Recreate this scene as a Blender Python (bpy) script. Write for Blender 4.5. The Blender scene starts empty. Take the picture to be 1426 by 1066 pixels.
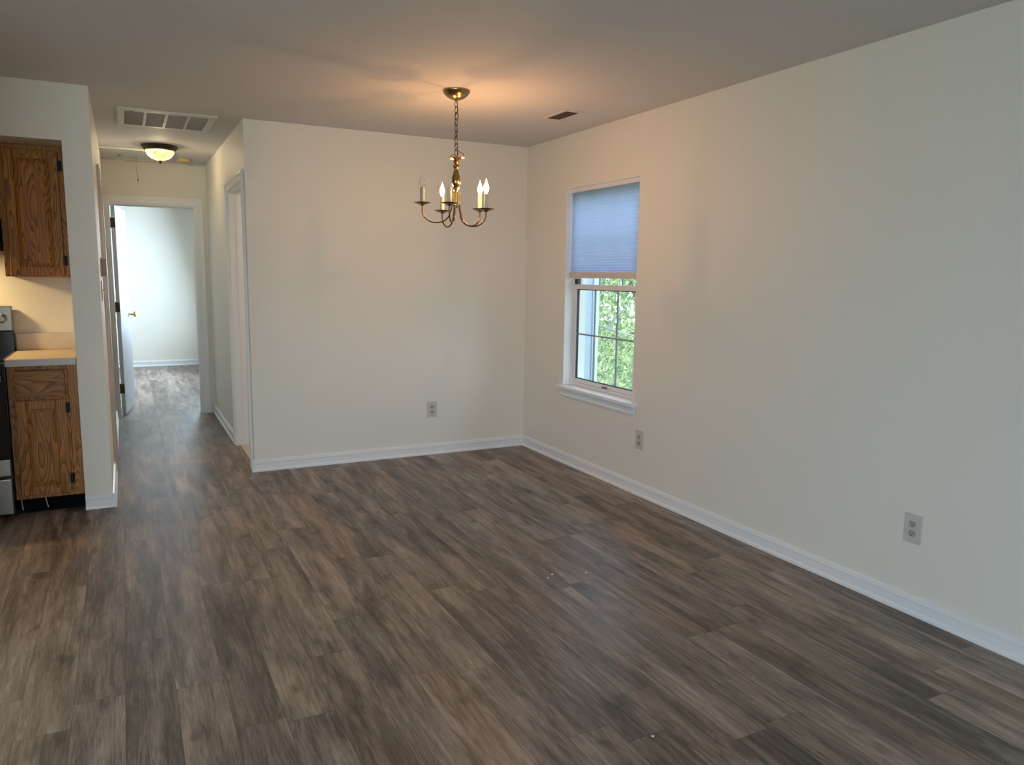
import bpy, bmesh, math, random
from math import sin, cos, pi, radians
from mathutils import Vector, Matrix

S = bpy.context.scene
COL = S.collection

# ------------------------------------------------------------------ camera
FPX, YAW, PITCH, ROLL, CAM_H = 1051.37, 0.4747, 0.1405, 0.0140, 1.4178
cd = bpy.data.cameras.new('camera')
cd.sensor_width = 36.0
cd.lens = FPX / 1426.0 * 36.0
cd.clip_start = 0.02
cam = bpy.data.objects.new('camera', cd)
COL.objects.link(cam)
fw = Vector((sin(YAW) * cos(PITCH), cos(YAW) * cos(PITCH), -sin(PITCH)))
rt = Vector((cos(YAW), -sin(YAW), 0))
up = rt.cross(fw)
r2 = cos(ROLL) * rt + sin(ROLL) * up
u2 = -sin(ROLL) * rt + cos(ROLL) * up
m = Matrix((r2, u2, -fw)).transposed().to_4x4()
m.translation = Vector((0, 0, CAM_H))
cam.matrix_world = m
S.camera = cam

# ------------------------------------------------------------------ view, world, sun, daylight
S.view_settings.view_transform = 'Standard'
S.view_settings.look = 'None'
S.view_settings.gamma = 1.0
S.view_settings.use_curve_mapping = False
S.view_settings.exposure = 0.0

W = bpy.data.worlds.new('sky')
S.world = W
W.use_nodes = True
wn = W.node_tree.nodes
wn['Background'].inputs['Color'].default_value = (0.66, 0.82, 1.0, 1)
wn['Background'].inputs['Strength'].default_value = 3.1


def sun(rot, energy):
    l = bpy.data.lights.new('sun', 'SUN')
    l.energy = energy
    l.angle = radians(1.0)
    l.color = (1.0, 0.95, 0.85)
    o = bpy.data.objects.new('sun', l)
    COL.objects.link(o)
    o.rotation_euler = rot


def area(name, loc, look, sx, sy, power, color):
    l = bpy.data.lights.new(name, 'AREA')
    l.shape = 'RECTANGLE'
    l.size, l.size_y = sx, sy
    l.energy = power
    l.color = color
    o = bpy.data.objects.new(name, l)
    COL.objects.link(o)
    o.location = loc
    o.rotation_euler = (Vector(look) - Vector(loc)).to_track_quat('-Z', 'Z').to_euler()
    return o


sun((radians(38), 0, radians(-100)), 7.0)
# area lamp added as daylight in the unseen rear glass doors, behind the camera
area('rear_daylight_fill', (-1.85, -2.28, 1.06), (-1.10, 5.0, -1.1), 2.5, 2.0, 68, (0.73, 0.88, 0.98)).data.spread = radians(135)
# area lamp added as daylight from an added left window, outside the frame
area('side_daylight_fill', (-3.66, -0.80, 1.15), (3.0, -0.80, -0.6), 2.3, 1.9, 44, (0.46, 0.70, 1.0)).data.spread = radians(135)
# daylight in the bedroom window
area('bedroom_daylight', (1.10, 10.65, 1.34), (-1.0, 10.5, 0.80), 2.2, 1.3, 150, (0.64, 0.82, 1.0))

def portal(name, loc, look, sx, sy):
    o = area(name, loc, look, sx, sy, 1.0, (1, 1, 1))
    o.data.cycles.is_portal = True


portal('rear_sky', (-1.85, -2.27, 1.04), (-1.85, 5.0, 1.04), 2.58, 2.06)
portal('side_sky', (-3.65, -0.80, 1.12), (3.0, -0.80, 1.12), 2.38, 1.98)
portal('window_sky', (3.135, 4.45, 1.33), (0.0, 4.45, 1.33), 0.90, 1.46)
portal('bedroom_sky', (1.135, 10.65, 1.355), (-2.0, 10.65, 1.355), 2.40, 1.39)
S.cycles.use_light_tree = False
S.cycles.use_adaptive_sampling = False
S.cycles.sample_clamp_indirect = 3.0
S.cycles.caustics_reflective = False
S.cycles.caustics_refractive = False

# ------------------------------------------------------------------ key measures (metres)
H = 2.44
XR, YB = 2.950, 5.524          # right wall, dining end wall
XH, XL = 0.776, -0.117         # hall: right and left wall faces
YE = 8.108                     # hall end wall face
YK = 5.030                     # kitchen opening plane
XKP = -0.262                   # kitchen face of the partition end
YKW = 5.600                    # kitchen back wall
XLEFT, YREAR = -3.6, -2.2
T = 0.12
YBB = 12.45                    # bedroom far wall


# ------------------------------------------------------------------ mesh helpers (world coordinates)
def box(bm, x0, x1, y0, y1, z0, z1):
    r = bmesh.ops.create_cube(bm, size=1.0)
    for v in r['verts']:
        v.co = Vector(((x0 + x1) / 2 + v.co.x * (x1 - x0), (y0 + y1) / 2 + v.co.y * (y1 - y0), (z0 + z1) / 2 + v.co.z * (z1 - z0)))
    return r['verts']


def bevel(bm, w, seg=2):
    bmesh.ops.bevel(bm, geom=list(bm.edges), offset=w, segments=seg, profile=0.7, affect='EDGES', clamp_overlap=True)


def bbox(x0, x1, y0, y1, z0, z1, w=0.003, seg=2):
    bm = bmesh.new()
    box(bm, x0, x1, y0, y1, z0, z1)
    bevel(bm, w, seg)
    return bm


def lathe(bm, prof, c, seg=32, axis='z', wave=None):
    """prof: list of (radius, height) along +axis from centre c"""
    rings = []
    for r, h in prof:
        ring = []
        for k in range(seg):
            a = 2 * pi * k / seg
            rr = r * (1 + (wave[0] * cos(wave[1] * a) if wave else 0))
            if axis == 'z':
                p = (c[0] + rr * cos(a), c[1] + rr * sin(a), c[2] + h)
            elif axis == 'y':
                p = (c[0] + rr * cos(a), c[1] + h, c[2] + rr * sin(a))
            else:
                p = (c[0] + h, c[1] + rr * cos(a), c[2] + rr * sin(a))
            ring.append(bm.verts.new(p))
        rings.append(ring)
    for A, B in zip(rings, rings[1:]):
        for k in range(seg):
            bm.faces.new((A[k], A[(k + 1) % seg], B[(k + 1) % seg], B[k]))
    for R in (rings[0], rings[-1]):
        bm.faces.new(R)
    bmesh.ops.recalc_face_normals(bm, faces=bm.faces)


def tube(bm, pts, r, seg=10, closed=False):
    pts = [Vector(p) for p in pts]
    n = len(pts)
    rings = []
    prev = None
    for i, p in enumerate(pts):
        a = pts[(i - 1) % n] if (closed or i > 0) else p
        b = pts[(i + 1) % n] if (closed or i < n - 1) else p
        t = (b - a).normalized()
        if prev is None:
            ref = Vector((0, 0, 1)) if abs(t.z) < 0.9 else Vector((1, 0, 0))
            nrm = t.cross(ref).normalized()
        else:
            nrm = (prev - t * prev.dot(t)).normalized()
        prev = nrm
        bi = t.cross(nrm)
        rad = r[i] if isinstance(r, (list, tuple)) else r
        rings.append([bm.verts.new(p + rad * (cos(2 * pi * k / seg) * nrm + sin(2 * pi * k / seg) * bi)) for k in range(seg)])
    rng = range(n) if closed else range(n - 1)
    for i in rng:
        A, B = rings[i], rings[(i + 1) % n]
        for k in range(seg):
            bm.faces.new((A[k], A[(k + 1) % seg], B[(k + 1) % seg], B[k]))
    if not closed:
        bm.faces.new(rings[0][::-1])
        bm.faces.new(rings[-1])
    bmesh.ops.recalc_face_normals(bm, faces=bm.faces)


def prism(bm, prof, a, b, nrm):
    """extrude profile [(out, z)] from floor point a to b; 'out' goes along nrm"""
    a, b, nrm = Vector((a[0], a[1], 0)), Vector((b[0], b[1], 0)), Vector((nrm[0], nrm[1], 0))
    A = [bm.verts.new(a + nrm * o + Vector((0, 0, z))) for o, z in prof]
    B = [bm.verts.new(b + nrm * o + Vector((0, 0, z))) for o, z in prof]
    n = len(prof)
    for k in range(n):
        bm.faces.new((A[k], A[(k + 1) % n], B[(k + 1) % n], B[k]))
    bm.faces.new(A)
    bm.faces.new(B[::-1])
    bmesh.ops.recalc_face_normals(bm, faces=bm.faces)


def obj(name, bm, mat, parent=None, base=None, smooth=False):
    """one mesh object; geometry given in world coordinates"""
    base = Vector(base) if base is not None else (Vector(parent['_b']) if parent is not None else Vector((0, 0, 0)))
    bmesh.ops.translate(bm, verts=bm.verts, vec=-base)
    me = bpy.data.meshes.new(name)
    bm.to_mesh(me)
    bm.free()
    if smooth:
        for p in me.polygons:
            p.use_smooth = True
        try:
            me.set_sharp_from_angle(angle=radians(40))
        except Exception:
            pass
    me.materials.append(mat)
    o = bpy.data.objects.new(name, me)
    COL.objects.link(o)
    if parent is not None:
        o.parent = parent
    else:
        o.location = base
    o['_b'] = tuple(base)
    return o


def thing(name, label, cat, base, group=None):
    o = bpy.data.objects.new(name, None)
    o.empty_display_size = 0.05
    COL.objects.link(o)
    o.location = base
    o['_b'] = tuple(base)
    o['label'] = label
    o['category'] = cat
    if group:
        o['group'] = group
    return o


def tag(o, label, cat, group=None):
    o['label'] = label
    o['category'] = cat
    if group:
        o['group'] = group
    return o


def struct(name, bm, mat, label=None, cat=None, base=None, smooth=False):
    o = obj(name, bm, mat, None, base, smooth)
    o['kind'] = 'structure'
    if label:
        o['label'] = label
    if cat:
        o['category'] = cat
    return o


# ------------------------------------------------------------------ materials
def mat(name, color, rough=0.5, metal=0.0, spec=0.5, bump=None, var=None):
    M = bpy.data.materials.new(name)
    M.use_nodes = True
    N, L = M.node_tree.nodes, M.node_tree.links
    b = N['Principled BSDF']
    b.inputs['Base Color'].default_value = (*color, 1)
    b.inputs['Roughness'].default_value = rough
    b.inputs['Metallic'].default_value = metal
    b.inputs['Specular IOR Level'].default_value = spec
    tc = N.new('ShaderNodeTexCoord')
    if var:
        n = N.new('ShaderNodeTexNoise')
        n.inputs['Scale'].default_value = var[0]
        n.inputs['Detail'].default_value = 6
        L.new(tc.outputs['Object'], n.inputs['Vector'])
        mx = N.new('ShaderNodeMix')
        mx.data_type = 'RGBA'
        mx.inputs[6].default_value = (*color, 1)
        mx.inputs[7].default_value = (*var[1], 1)
        L.new(n.outputs['Fac'], mx.inputs[0])
        L.new(mx.outputs[2], b.inputs['Base Color'])
    if bump:
        n2 = N.new('ShaderNodeTexNoise')
        n2.inputs['Scale'].default_value = bump[0]
        n2.inputs['Detail'].default_value = 3
        L.new(tc.outputs['Object'], n2.inputs['Vector'])
        bp = N.new('ShaderNodeBump')
        bp.inputs['Strength'].default_value = bump[1]
        bp.inputs['Distance'].default_value = 0.002
        L.new(n2.outputs['Fac'], bp.inputs['Height'])
        L.new(bp.outputs['Normal'], b.inputs['Normal'])
    return M


def glassy(name, tint=(1, 1, 1), gloss=0.08):
    M = bpy.data.materials.new(name)
    M.use_nodes = True
    N, L = M.node_tree.nodes, M.node_tree.links
    N.remove(N['Principled BSDF'])
    t = N.new('ShaderNodeBsdfTransparent')
    t.inputs['Color'].default_value = (*tint, 1)
    g = N.new('ShaderNodeBsdfGlossy')
    g.inputs['Roughness'].default_value = 0.02
    fr = N.new('ShaderNodeLayerWeight')
    fr.inputs['Blend'].default_value = gloss
    mx = N.new('ShaderNodeMixShader')
    L.new(fr.outputs['Fresnel'], mx.inputs['Fac'])
    L.new(t.outputs[0], mx.inputs[1])
    L.new(g.outputs[0], mx.inputs[2])
    L.new(mx.outputs[0], N['Material Output'].inputs['Surface'])
    return M


def emissive(name, color, strength, mix=1.0, noise=None):
    M = bpy.data.materials.new(name)
    M.use_nodes = True
    N, L = M.node_tree.nodes, M.node_tree.links
    N.remove(N['Principled BSDF'])
    e = N.new('ShaderNodeEmission')
    e.inputs['Color'].default_value = (*color, 1)
    e.inputs['Strength'].default_value = strength
    out = e.outputs[0]
    if noise:
        tc = N.new('ShaderNodeTexCoord')
        n = N.new('ShaderNodeTexNoise')
        n.inputs['Scale'].default_value = noise[0]
        n.inputs['Detail'].default_value = 2
        L.new(tc.outputs['Object'], n.inputs['Vector'])
        mr = N.new('ShaderNodeMapRange')
        mr.inputs['From Min'].default_value = 0.35
        mr.inputs['From Max'].default_value = 0.65
        mr.inputs['To Min'].default_value = noise[1]
        mr.inputs['To Max'].default_value = strength
        L.new(n.outputs['Fac'], mr.inputs['Value'])
        L.new(mr.outputs[0], e.inputs['Strength'])
    if mix < 1:
        t = N.new('ShaderNodeBsdfTransparent')
        mx = N.new('ShaderNodeMixShader')
        mx.inputs['Fac'].default_value = mix
        L.new(t.outputs[0], mx.inputs[1])
        L.new(out, mx.inputs[2])
        out = mx.outputs[0]
    L.new(out, N['Material Output'].inputs['Surface'])
    return M


def oak(name, dark, light, seed=0.0, horizontal=False):
    M = bpy.data.materials.new(name)
    M.use_nodes = True
    N, L = M.node_tree.nodes, M.node_tree.links
    b = N['Principled BSDF']
    b.inputs['Roughness'].default_value = 0.45
    b.inputs['Specular IOR Level'].default_value = 0.25
    tc = N.new('ShaderNodeTexCoord')
    mp = N.new('ShaderNodeMapping')
    mp.inputs['Location'].default_value = (seed, seed * 0.7, seed * 1.3)
    mp.inputs['Scale'].default_value = (2.0, 13, 13) if horizontal else (13, 13, 2.0)
    L.new(tc.outputs['Object'], mp.inputs['Vector'])
    ns = N.new('ShaderNodeTexNoise')
    ns.inputs['Scale'].default_value = 0.75
    ns.inputs['Detail'].default_value = 1.5
    L.new(mp.outputs[0], ns.inputs['Vector'])
    mul = N.new('ShaderNodeMath')
    mul.operation = 'MULTIPLY'
    mul.inputs[1].default_value = 22.0
    L.new(ns.outputs['Fac'], mul.inputs[0])
    sn = N.new('ShaderNodeMath')
    sn.operation = 'FRACT'
    L.new(mul.outputs[0], sn.inputs[0])
    rp = N.new('ShaderNodeValToRGB')
    rp.color_ramp.elements[0].color = (*light, 1)
    rp.color_ramp.elements[1].color = (*dark, 1)
    rp.color_ramp.elements[1].position = 0.93
    e = rp.color_ramp.elements.new(1.0)
    e.color = (*light, 1)
    e = rp.color_ramp.elements.new(0.45)
    e.color = tuple(0.75 * l + 0.25 * d for l, d in zip(light, dark)) + (1,)
    L.new(sn.outputs[0], rp.inputs[0])
    # fine pores along the grain
    mp2 = N.new('ShaderNodeMapping')
    mp2.inputs['Scale'].default_value = (4, 260, 260) if horizontal else (260, 260, 4)
    L.new(tc.outputs['Object'], mp2.inputs['Vector'])
    n2 = N.new('ShaderNodeTexNoise')
    n2.inputs['Scale'].default_value = 1.0
    n2.inputs['Detail'].default_value = 2
    L.new(mp2.outputs[0], n2.inputs['Vector'])
    r2_ = N.new('ShaderNodeMapRange')
    r2_.inputs['From Min'].default_value = 0.35
    r2_.inputs['From Max'].default_value = 0.6
    r2_.inputs['To Min'].default_value = 0.72
    r2_.inputs['To Max'].default_value = 1.05
    L.new(n2.outputs['Fac'], r2_.inputs['Value'])
    mx = N.new('ShaderNodeMix')
    mx.data_type = 'RGBA'
    mx.blend_type = 'MULTIPLY'
    mx.inputs[0].default_value = 1.0
    L.new(rp.outputs[0], mx.inputs[6])
    cmb = N.new('ShaderNodeCombineColor')
    for k in range(3):
        L.new(r2_.outputs[0], cmb.inputs[k])
    L.new(cmb.outputs[0], mx.inputs[7])
    L.new(mx.outputs[2], b.inputs['Base Color'])
    return M


def floor_mat():
    M = bpy.data.materials.new('vinyl_planks')
    M.use_nodes = True
    N, L = M.node_tree.nodes, M.node_tree.links
    b = N['Principled BSDF']

    def node(t, **kw):
        n = N.new(t)
        for k, v in kw.items():
            setattr(n, k, v)
        return n

    def mth(op, a, bb=None, c=None):
        n = node('ShaderNodeMath', operation=op)
        for i, v in enumerate((a, bb, c)):
            if v is None:
                continue
            if isinstance(v, (int, float)):
                n.inputs[i].default_value = v
            else:
                L.new(v, n.inputs[i])
        return n.outputs[0]

    uv = node('ShaderNodeUVMap', uv_map='plank')
    at = node('ShaderNodeAttribute', attribute_name='tone')
    sep = node('ShaderNodeSeparateColor')
    L.new(at.outputs['Color'], sep.inputs[0])
    rnd, rnd2, rnd3 = sep.outputs[0], sep.outputs[1], sep.outputs[2]
    su = node('ShaderNodeSeparateXYZ')
    L.new(uv.outputs[0], su.inputs[0])
    u, v = su.outputs[0], su.outputs[1]     # u across (m), v along (m)
    off = node('ShaderNodeCombineXYZ')
    L.new(mth('MULTIPLY', rnd, 37.0), off.inputs[0])
    L.new(mth('MULTIPLY', rnd2, 53.0), off.inputs[1])
    L.new(mth('MULTIPLY', rnd3, 29.0), off.inputs[2])
    add = node('ShaderNodeVectorMath', operation='ADD')
    L.new(uv.outputs[0], add.inputs[0])
    L.new(off.outputs[0], add.inputs[1])

    def noise(sx, sy, detail=4, rough=0.6, dist=0.0):
        mp = node('ShaderNodeMapping')
        mp.inputs['Scale'].default_value = (sx, sy, 1)
        L.new(add.outputs[0], mp.inputs['Vector'])
        n = node('ShaderNodeTexNoise')
        n.inputs['Scale'].default_value = 1.0
        n.inputs['Detail'].default_value = detail
        n.inputs['Roughness'].default_value = rough
        n.inputs['Distortion'].default_value = dist
        L.new(mp.outputs[0], n.inputs['Vector'])
        return n.outputs['Fac']

    broad = noise(13, 1.7, 3, 0.55, 0.5)      # broad light and dark clouds in a board
    grain = noise(70, 4.0, 5, 0.65, 0.6)     # streaks
    fine = noise(420, 16, 3, 0.6)            # fine brushed lines
    smud = noise(11, 5.0, 2, 0.5, 0.3)       # knots and smudges
    # value in 0..1
    t = mth('MULTIPLY_ADD', broad, 1.30, -0.20)
    t = mth('MULTIPLY_ADD', mth('SUBTRACT', grain, 0.5), 0.85, t)
    t = mth('MULTIPLY_ADD', mth('SUBTRACT', fine, 0.5), 0.70, t)
    t = mth('MULTIPLY_ADD', mth('SUBTRACT', rnd, 0.5), 0.22, t)
    rp = node('ShaderNodeValToRGB')
    cr = rp.color_ramp
    cr.elements[0].position, cr.elements[0].color = 0.0, (0.050, 0.038, 0.030, 1)
    cr.elements[1].position, cr.elements[1].color = 1.0, (0.58, 0.44, 0.34, 1)
    for p_, c_ in ((0.28, (0.140, 0.108, 0.085)), (0.50, (0.268, 0.206, 0.162)), (0.72, (0.415, 0.318, 0.247))):
        e = cr.elements.new(p_)
        e.color = (*c_, 1)
    L.new(t, rp.inputs[0])
    # some boards greyer than others
    hs = node('ShaderNodeHueSaturation')
    L.new(mth('MULTIPLY_ADD', rnd2, 0.30, 0.80), hs.inputs['Saturation'])
    L.new(rp.outputs[0], hs.inputs['Color'])
    # dark smudges near knots
    sm = node('ShaderNodeMapRange')
    sm.inputs['From Min'].default_value = 0.60
    sm.inputs['From Max'].default_value = 0.74
    sm.inputs['To Min'].default_value = 1.0
    sm.inputs['To Max'].default_value = 0.55
    L.new(smud, sm.inputs['Value'])
    # seams
    def edge(d, w):
        n = node('ShaderNodeMapRange')
        n.inputs['From Min'].default_value = 0.0
        n.inputs['From Max'].default_value = w
        n.inputs['To Min'].default_value = 0.45
        n.inputs['To Max'].default_value = 1.0
        L.new(d, n.inputs['Value'])
        return n.outputs[0]
    du = mth('MINIMUM', u, mth('SUBTRACT', 0.1525, u))
    at2 = node('ShaderNodeAttribute', attribute_name='len')
    dv = mth('MINIMUM', v, mth('SUBTRACT', at2.outputs['Fac'], v))
    seam = mth('MULTIPLY', edge(du, 0.0022), edge(dv, 0.0022))
    k = mth('MULTIPLY', seam, sm.outputs[0])
    cmb = node('ShaderNodeCombineColor')
    for i in range(3):
        L.new(k, cmb.inputs[i])
    mx = node('ShaderNodeMix', data_type='RGBA', blend_type='MULTIPLY')
    mx.inputs[0].default_value = 1.0
    L.new(hs.outputs[0], mx.inputs[6])
    L.new(cmb.outputs[0], mx.inputs[7])
    # dusty scuffs left by the works
    tc = node('ShaderNodeTexCoord')
    dn = node('ShaderNodeTexNoise')
    dn.inputs['Scale'].default_value = 2.3
    dn.inputs['Detail'].default_value = 5
    dn.inputs['Distortion'].default_value = 1.2
    L.new(tc.outputs['Object'], dn.inputs['Vector'])
    dr = node('ShaderNodeMapRange')
    dr.inputs['From Min'].default_value = 0.50
    dr.inputs['From Max'].default_value = 0.80
    dr.inputs['To Min'].default_value = 0.0
    dr.inputs['To Max'].default_value = 0.28
    L.new(dn.outputs['Fac'], dr.inputs['Value'])
    mx2 = node('ShaderNodeMix', data_type='RGBA')
    L.new(dr.outputs[0], mx2.inputs[0])
    L.new(mx.outputs[2], mx2.inputs[6])
    mx2.inputs[7].default_value = (0.26, 0.24, 0.23, 1)
    L.new(mx2.outputs[2], b.inputs['Base Color'])
    L.new(mth('MULTIPLY_ADD', grain, 0.18, 0.33), b.inputs['Roughness'])
    b.inputs['Specular IOR Level'].default_value = 0.45
    bp = node('ShaderNodeBump')
    bp.inputs['Strength'].default_value = 0.22
    bp.inputs['Distance'].default_value = 0.001
    L.new(mth('ADD', mth('MULTIPLY', fine, 0.5), seam), bp.inputs['Height'])
    L.new(bp.outputs['Normal'], b.inputs['Normal'])
    return M


M_WALL = mat('wall_paint', (0.80, 0.768, 0.68), 0.55)
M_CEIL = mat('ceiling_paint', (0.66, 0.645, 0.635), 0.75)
M_TRIM = mat('trim_paint', (0.83, 0.84, 0.84), 0.32)
M_FLOOR = floor_mat()
M_TILE = mat('bath_tile', (0.62, 0.55, 0.47), 0.35, var=(5, (0.5, 0.44, 0.37)))
M_VINYL = mat('window_vinyl', (0.78, 0.77, 0.76), 0.35)
M_DARKV = mat('glazing_seal', (0.03, 0.035, 0.045), 0.5)
M_GRID = mat('muntin_grey', (0.30, 0.33, 0.38), 0.4)
M_GLASS = glassy('window_glass', (0.96, 0.99, 1.0))
M_OAK_U = oak('oak_upper', (0.22, 0.076, 0.012), (0.62, 0.240, 0.034), 1.7)
M_OAK_B = oak('oak_base', (0.20, 0.082, 0.022), (0.49, 0.215, 0.062), 4.3)
M_OAK_H = oak('oak_drawer', (0.17, 0.070, 0.019), (0.43, 0.185, 0.053), 2.9, True)
M_HINGE = mat('black_hinge', (0.012, 0.011, 0.010), 0.4, 0.6)
M_LAM = mat('laminate', (0.66, 0.57, 0.44), 0.35, var=(14, (0.58, 0.46, 0.33)))
M_LAMEDGE = mat('laminate_edge', (0.60, 0.58, 0.53), 0.4, var=(60, (0.5, 0.48, 0.44)))
M_STEEL = mat('stainless', (0.34, 0.32, 0.29), 0.33, 1.0)
M_BLACK = mat('black_enamel', (0.008, 0.008, 0.010), 0.18)
M_KICK = mat('kick_black', (0.004, 0.004, 0.004), 0.8, spec=0.1)
M_OVGLASS = mat('oven_glass', (0.004, 0.006, 0.014), 0.06)
M_BRASS = mat('antique_brass', (0.42, 0.29, 0.12), 0.24, 1.0, var=(40, (0.30, 0.21, 0.10)))
M_ARM = mat('arm_bronze', (0.20, 0.125, 0.060), 0.30, 1.0)
M_BRASSB = mat('bright_brass', (0.80, 0.58, 0.25), 0.16, 1.0)
M_BRONZE = mat('dark_bronze', (0.045, 0.032, 0.024), 0.42, 0.7)
M_CHAIN = mat('chain_bronze', (0.075, 0.05, 0.03), 0.4, 0.8)
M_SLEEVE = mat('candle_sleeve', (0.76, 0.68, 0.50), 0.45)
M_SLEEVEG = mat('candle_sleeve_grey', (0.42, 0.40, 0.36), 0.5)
M_OUTLET = mat('outlet_ivory', (0.58, 0.56, 0.50), 0.4)
M_OUTLET2 = mat('outlet_face', (0.40, 0.385, 0.33), 0.42)
M_SLOT = mat('slot_dark', (0.01, 0.01, 0.01), 0.6)
M_GRILLE = mat('grille_white', (0.70, 0.68, 0.63), 0.5)
M_FILTER = mat('grille_fins', (0.60, 0.58, 0.51), 0.7)
M_VENTDK = mat('vent_dark', (0.10, 0.075, 0.06), 0.6)
M_YELLOW = mat('aged_plastic', (0.62, 0.46, 0.22), 0.45)
M_THERM = mat('thermostat_plastic', (0.50, 0.47, 0.42), 0.45)
M_CRUMB = mat('plaster_crumb', (0.85, 0.82, 0.74), 0.8)
M_SIDING = mat('outside_render', (0.50, 0.57, 0.68), 0.8, var=(9, (0.42, 0.49, 0.60)))
M_CORNER = mat('outside_corner', (0.70, 0.78, 0.84), 0.6)
M_GROUND = mat('outside_lawn', (0.13, 0.20, 0.07), 0.9, var=(3, (0.22, 0.24, 0.1)))
M_BARK = mat('pale_bark', (0.72, 0.68, 0.62), 0.8, var=(8, (0.5, 0.45, 0.4)))
M_TRUNK = mat('brown_bark', (0.16, 0.12, 0.09), 0.9, var=(8, (0.24, 0.19, 0.14)))
M_CORD = mat('cord_grey', (0.20, 0.19, 0.16), 0.7)
M_BULBLIT = emissive('bulb_lit', (1.0, 0.74, 0.40), 22.0, 0.25)
M_BULBCLR = glassy('bulb_clear', (1.0, 1.0, 1.0), 0.10)
M_ALAB = emissive('alabaster_lit', (1.0, 0.66, 0.26), 5.5, 0.6, (9, 1.3))
M_LENS = emissive('hood_lens', (1.0, 0.72, 0.36), 6.0)


for M_ in (M_BULBLIT, M_ALAB, M_LENS):
    M_.cycles.emission_sampling = 'NONE'


def shade_mat():
    M = bpy.data.materials.new('cellular_fabric')
    M.use_nodes = True
    N, L = M.node_tree.nodes, M.node_tree.links
    N.remove(N['Principled BSDF'])
    d = N.new('ShaderNodeBsdfDiffuse')
    t = N.new('ShaderNodeBsdfTranslucent')
    tc = N.new('ShaderNodeTexCoord')
    n = N.new('ShaderNodeTexNoise')
    n.inputs['Scale'].default_value = 160
    n.inputs['Detail'].default_value = 3
    L.new(tc.outputs['Object'], n.inputs['Vector'])
    rp = N.new('ShaderNodeValToRGB')
    rp.color_ramp.elements[0].position = 0.3
    rp.color_ramp.elements[0].color = (0.58, 0.64, 0.80, 1)
    rp.color_ramp.elements[1].position = 0.7
    rp.color_ramp.elements[1].color = (0.70, 0.75, 0.88, 1)
    L.new(n.outputs['Fac'], rp.inputs[0])
    d.inputs['Color'].default_value = (0.6, 0.62, 0.70, 1)
    L.new(rp.outputs[0], t.inputs['Color'])
    mx = N.new('ShaderNodeMixShader')
    mx.inputs['Fac'].default_value = 0.85
    L.new(d.outputs[0], mx.inputs[1])
    L.new(t.outputs[0], mx.inputs[2])
    L.new(mx.outputs[0], N['Material Output'].inputs['Surface'])
    return M


def leaf_mat(name, a, b_):
    M = bpy.data.materials.new(name)
    M.use_nodes = True
    N, L = M.node_tree.nodes, M.node_tree.links
    N.remove(N['Principled BSDF'])
    d = N.new('ShaderNodeBsdfDiffuse')
    t = N.new('ShaderNodeBsdfTranslucent')
    at = N.new('ShaderNodeAttribute')
    at.attribute_name = 'tone'
    rp = N.new('ShaderNodeValToRGB')
    rp.color_ramp.elements[0].color = (*a, 1)
    rp.color_ramp.elements[1].color = (*b_, 1)
    L.new(at.outputs['Fac'], rp.inputs[0])
    L.new(rp.outputs[0], d.inputs['Color'])
    L.new(rp.outputs[0], t.inputs['Color'])
    mx = N.new('ShaderNodeMixShader')
    mx.inputs['Fac'].default_value = 0.4
    L.new(d.outputs[0], mx.inputs[1])
    L.new(t.outputs[0], mx.inputs[2])
    L.new(mx.outputs[0], N['Material Output'].inputs['Surface'])
    return M


# ------------------------------------------------------------------ floor of single planks
def build_floor():
    rng = random.Random(11)
    PW, PL = 0.1525, 1.22
    bm = bmesh.new()
    uvl = bm.loops.layers.uv.new('plank')
    cl = bm.loops.layers.float_color.new('tone')
    ll = bm.faces.layers.float.new('len')
    x_min, x_max, y_min, y_max = XLEFT - 0.1, XR + 0.1, YREAR - 0.1, YBB + 0.1
    k0 = math.floor((x_min - 0.091) / PW)
    fixed = {-1: 3.088, 0: 2.660, -2: 2.70, 1: 3.55, 7: 4.28, 6: 2.34, 5: 3.62, 4: 2.95, 3: 3.9, 2: 2.30}
    k = k0
    while 0.091 + k * PW < x_max:
        xa = 0.091 + k * PW
        a, b = max(xa, x_min), min(xa + PW, x_max)
        y0 = fixed.get(k, rng.uniform(0, PL))
        y0 -= math.ceil((y0 - y_min) / PL) * PL
        while y0 < y_max:
            c, d = max(y0, y_min), min(y0 + PL, y_max)
            if d - c > 1e-4 and b - a > 1e-4:
                vs = [bm.verts.new(p) for p in ((a, c, 0), (b, c, 0), (b, d, 0), (a, d, 0))]
                f = bm.faces.new(vs)
                col = (rng.random(), rng.random(), rng.random(), 1)
                f[ll] = PL
                for lp in f.loops:
                    lp[uvl].uv = (lp.vert.co.x - xa, lp.vert.co.y - y0)
                    lp[cl] = col
            y0 += PL
        k += 1
    # underside so the floor is a slab
    vs = [bm.verts.new(p) for p in ((x_min, y_min, -0.15), (x_min, y_max, -0.15), (x_max, y_max, -0.15), (x_max, y_min, -0.15))]
    bm.faces.new(vs)
    return struct('floor', bm, M_FLOOR, 'grey brown wood look plank floor', 'floor')


build_floor()

# ------------------------------------------------------------------ shell
bm = bmesh.new()
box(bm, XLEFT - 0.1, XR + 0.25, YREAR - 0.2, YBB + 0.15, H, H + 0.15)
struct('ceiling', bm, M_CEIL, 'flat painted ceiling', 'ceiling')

WY0, WY1, WZ0, WZ1 = 4.005, 4.895, 0.600, 2.060     # dining window opening
XO = XR + 0.19
bm = bmesh.new()
box(bm, XR, XO, YREAR - 0.2, WY0, -0.15, H)
box(bm, XR, XO, WY1, YB + 2.7, -0.15, H)
box(bm, XR, XO, WY0, WY1, -0.15, WZ0)
box(bm, XR, XO, WY0, WY1, WZ1, H)
struct('wall_right', bm, M_WALL, 'long painted wall with the window', 'wall')

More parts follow.
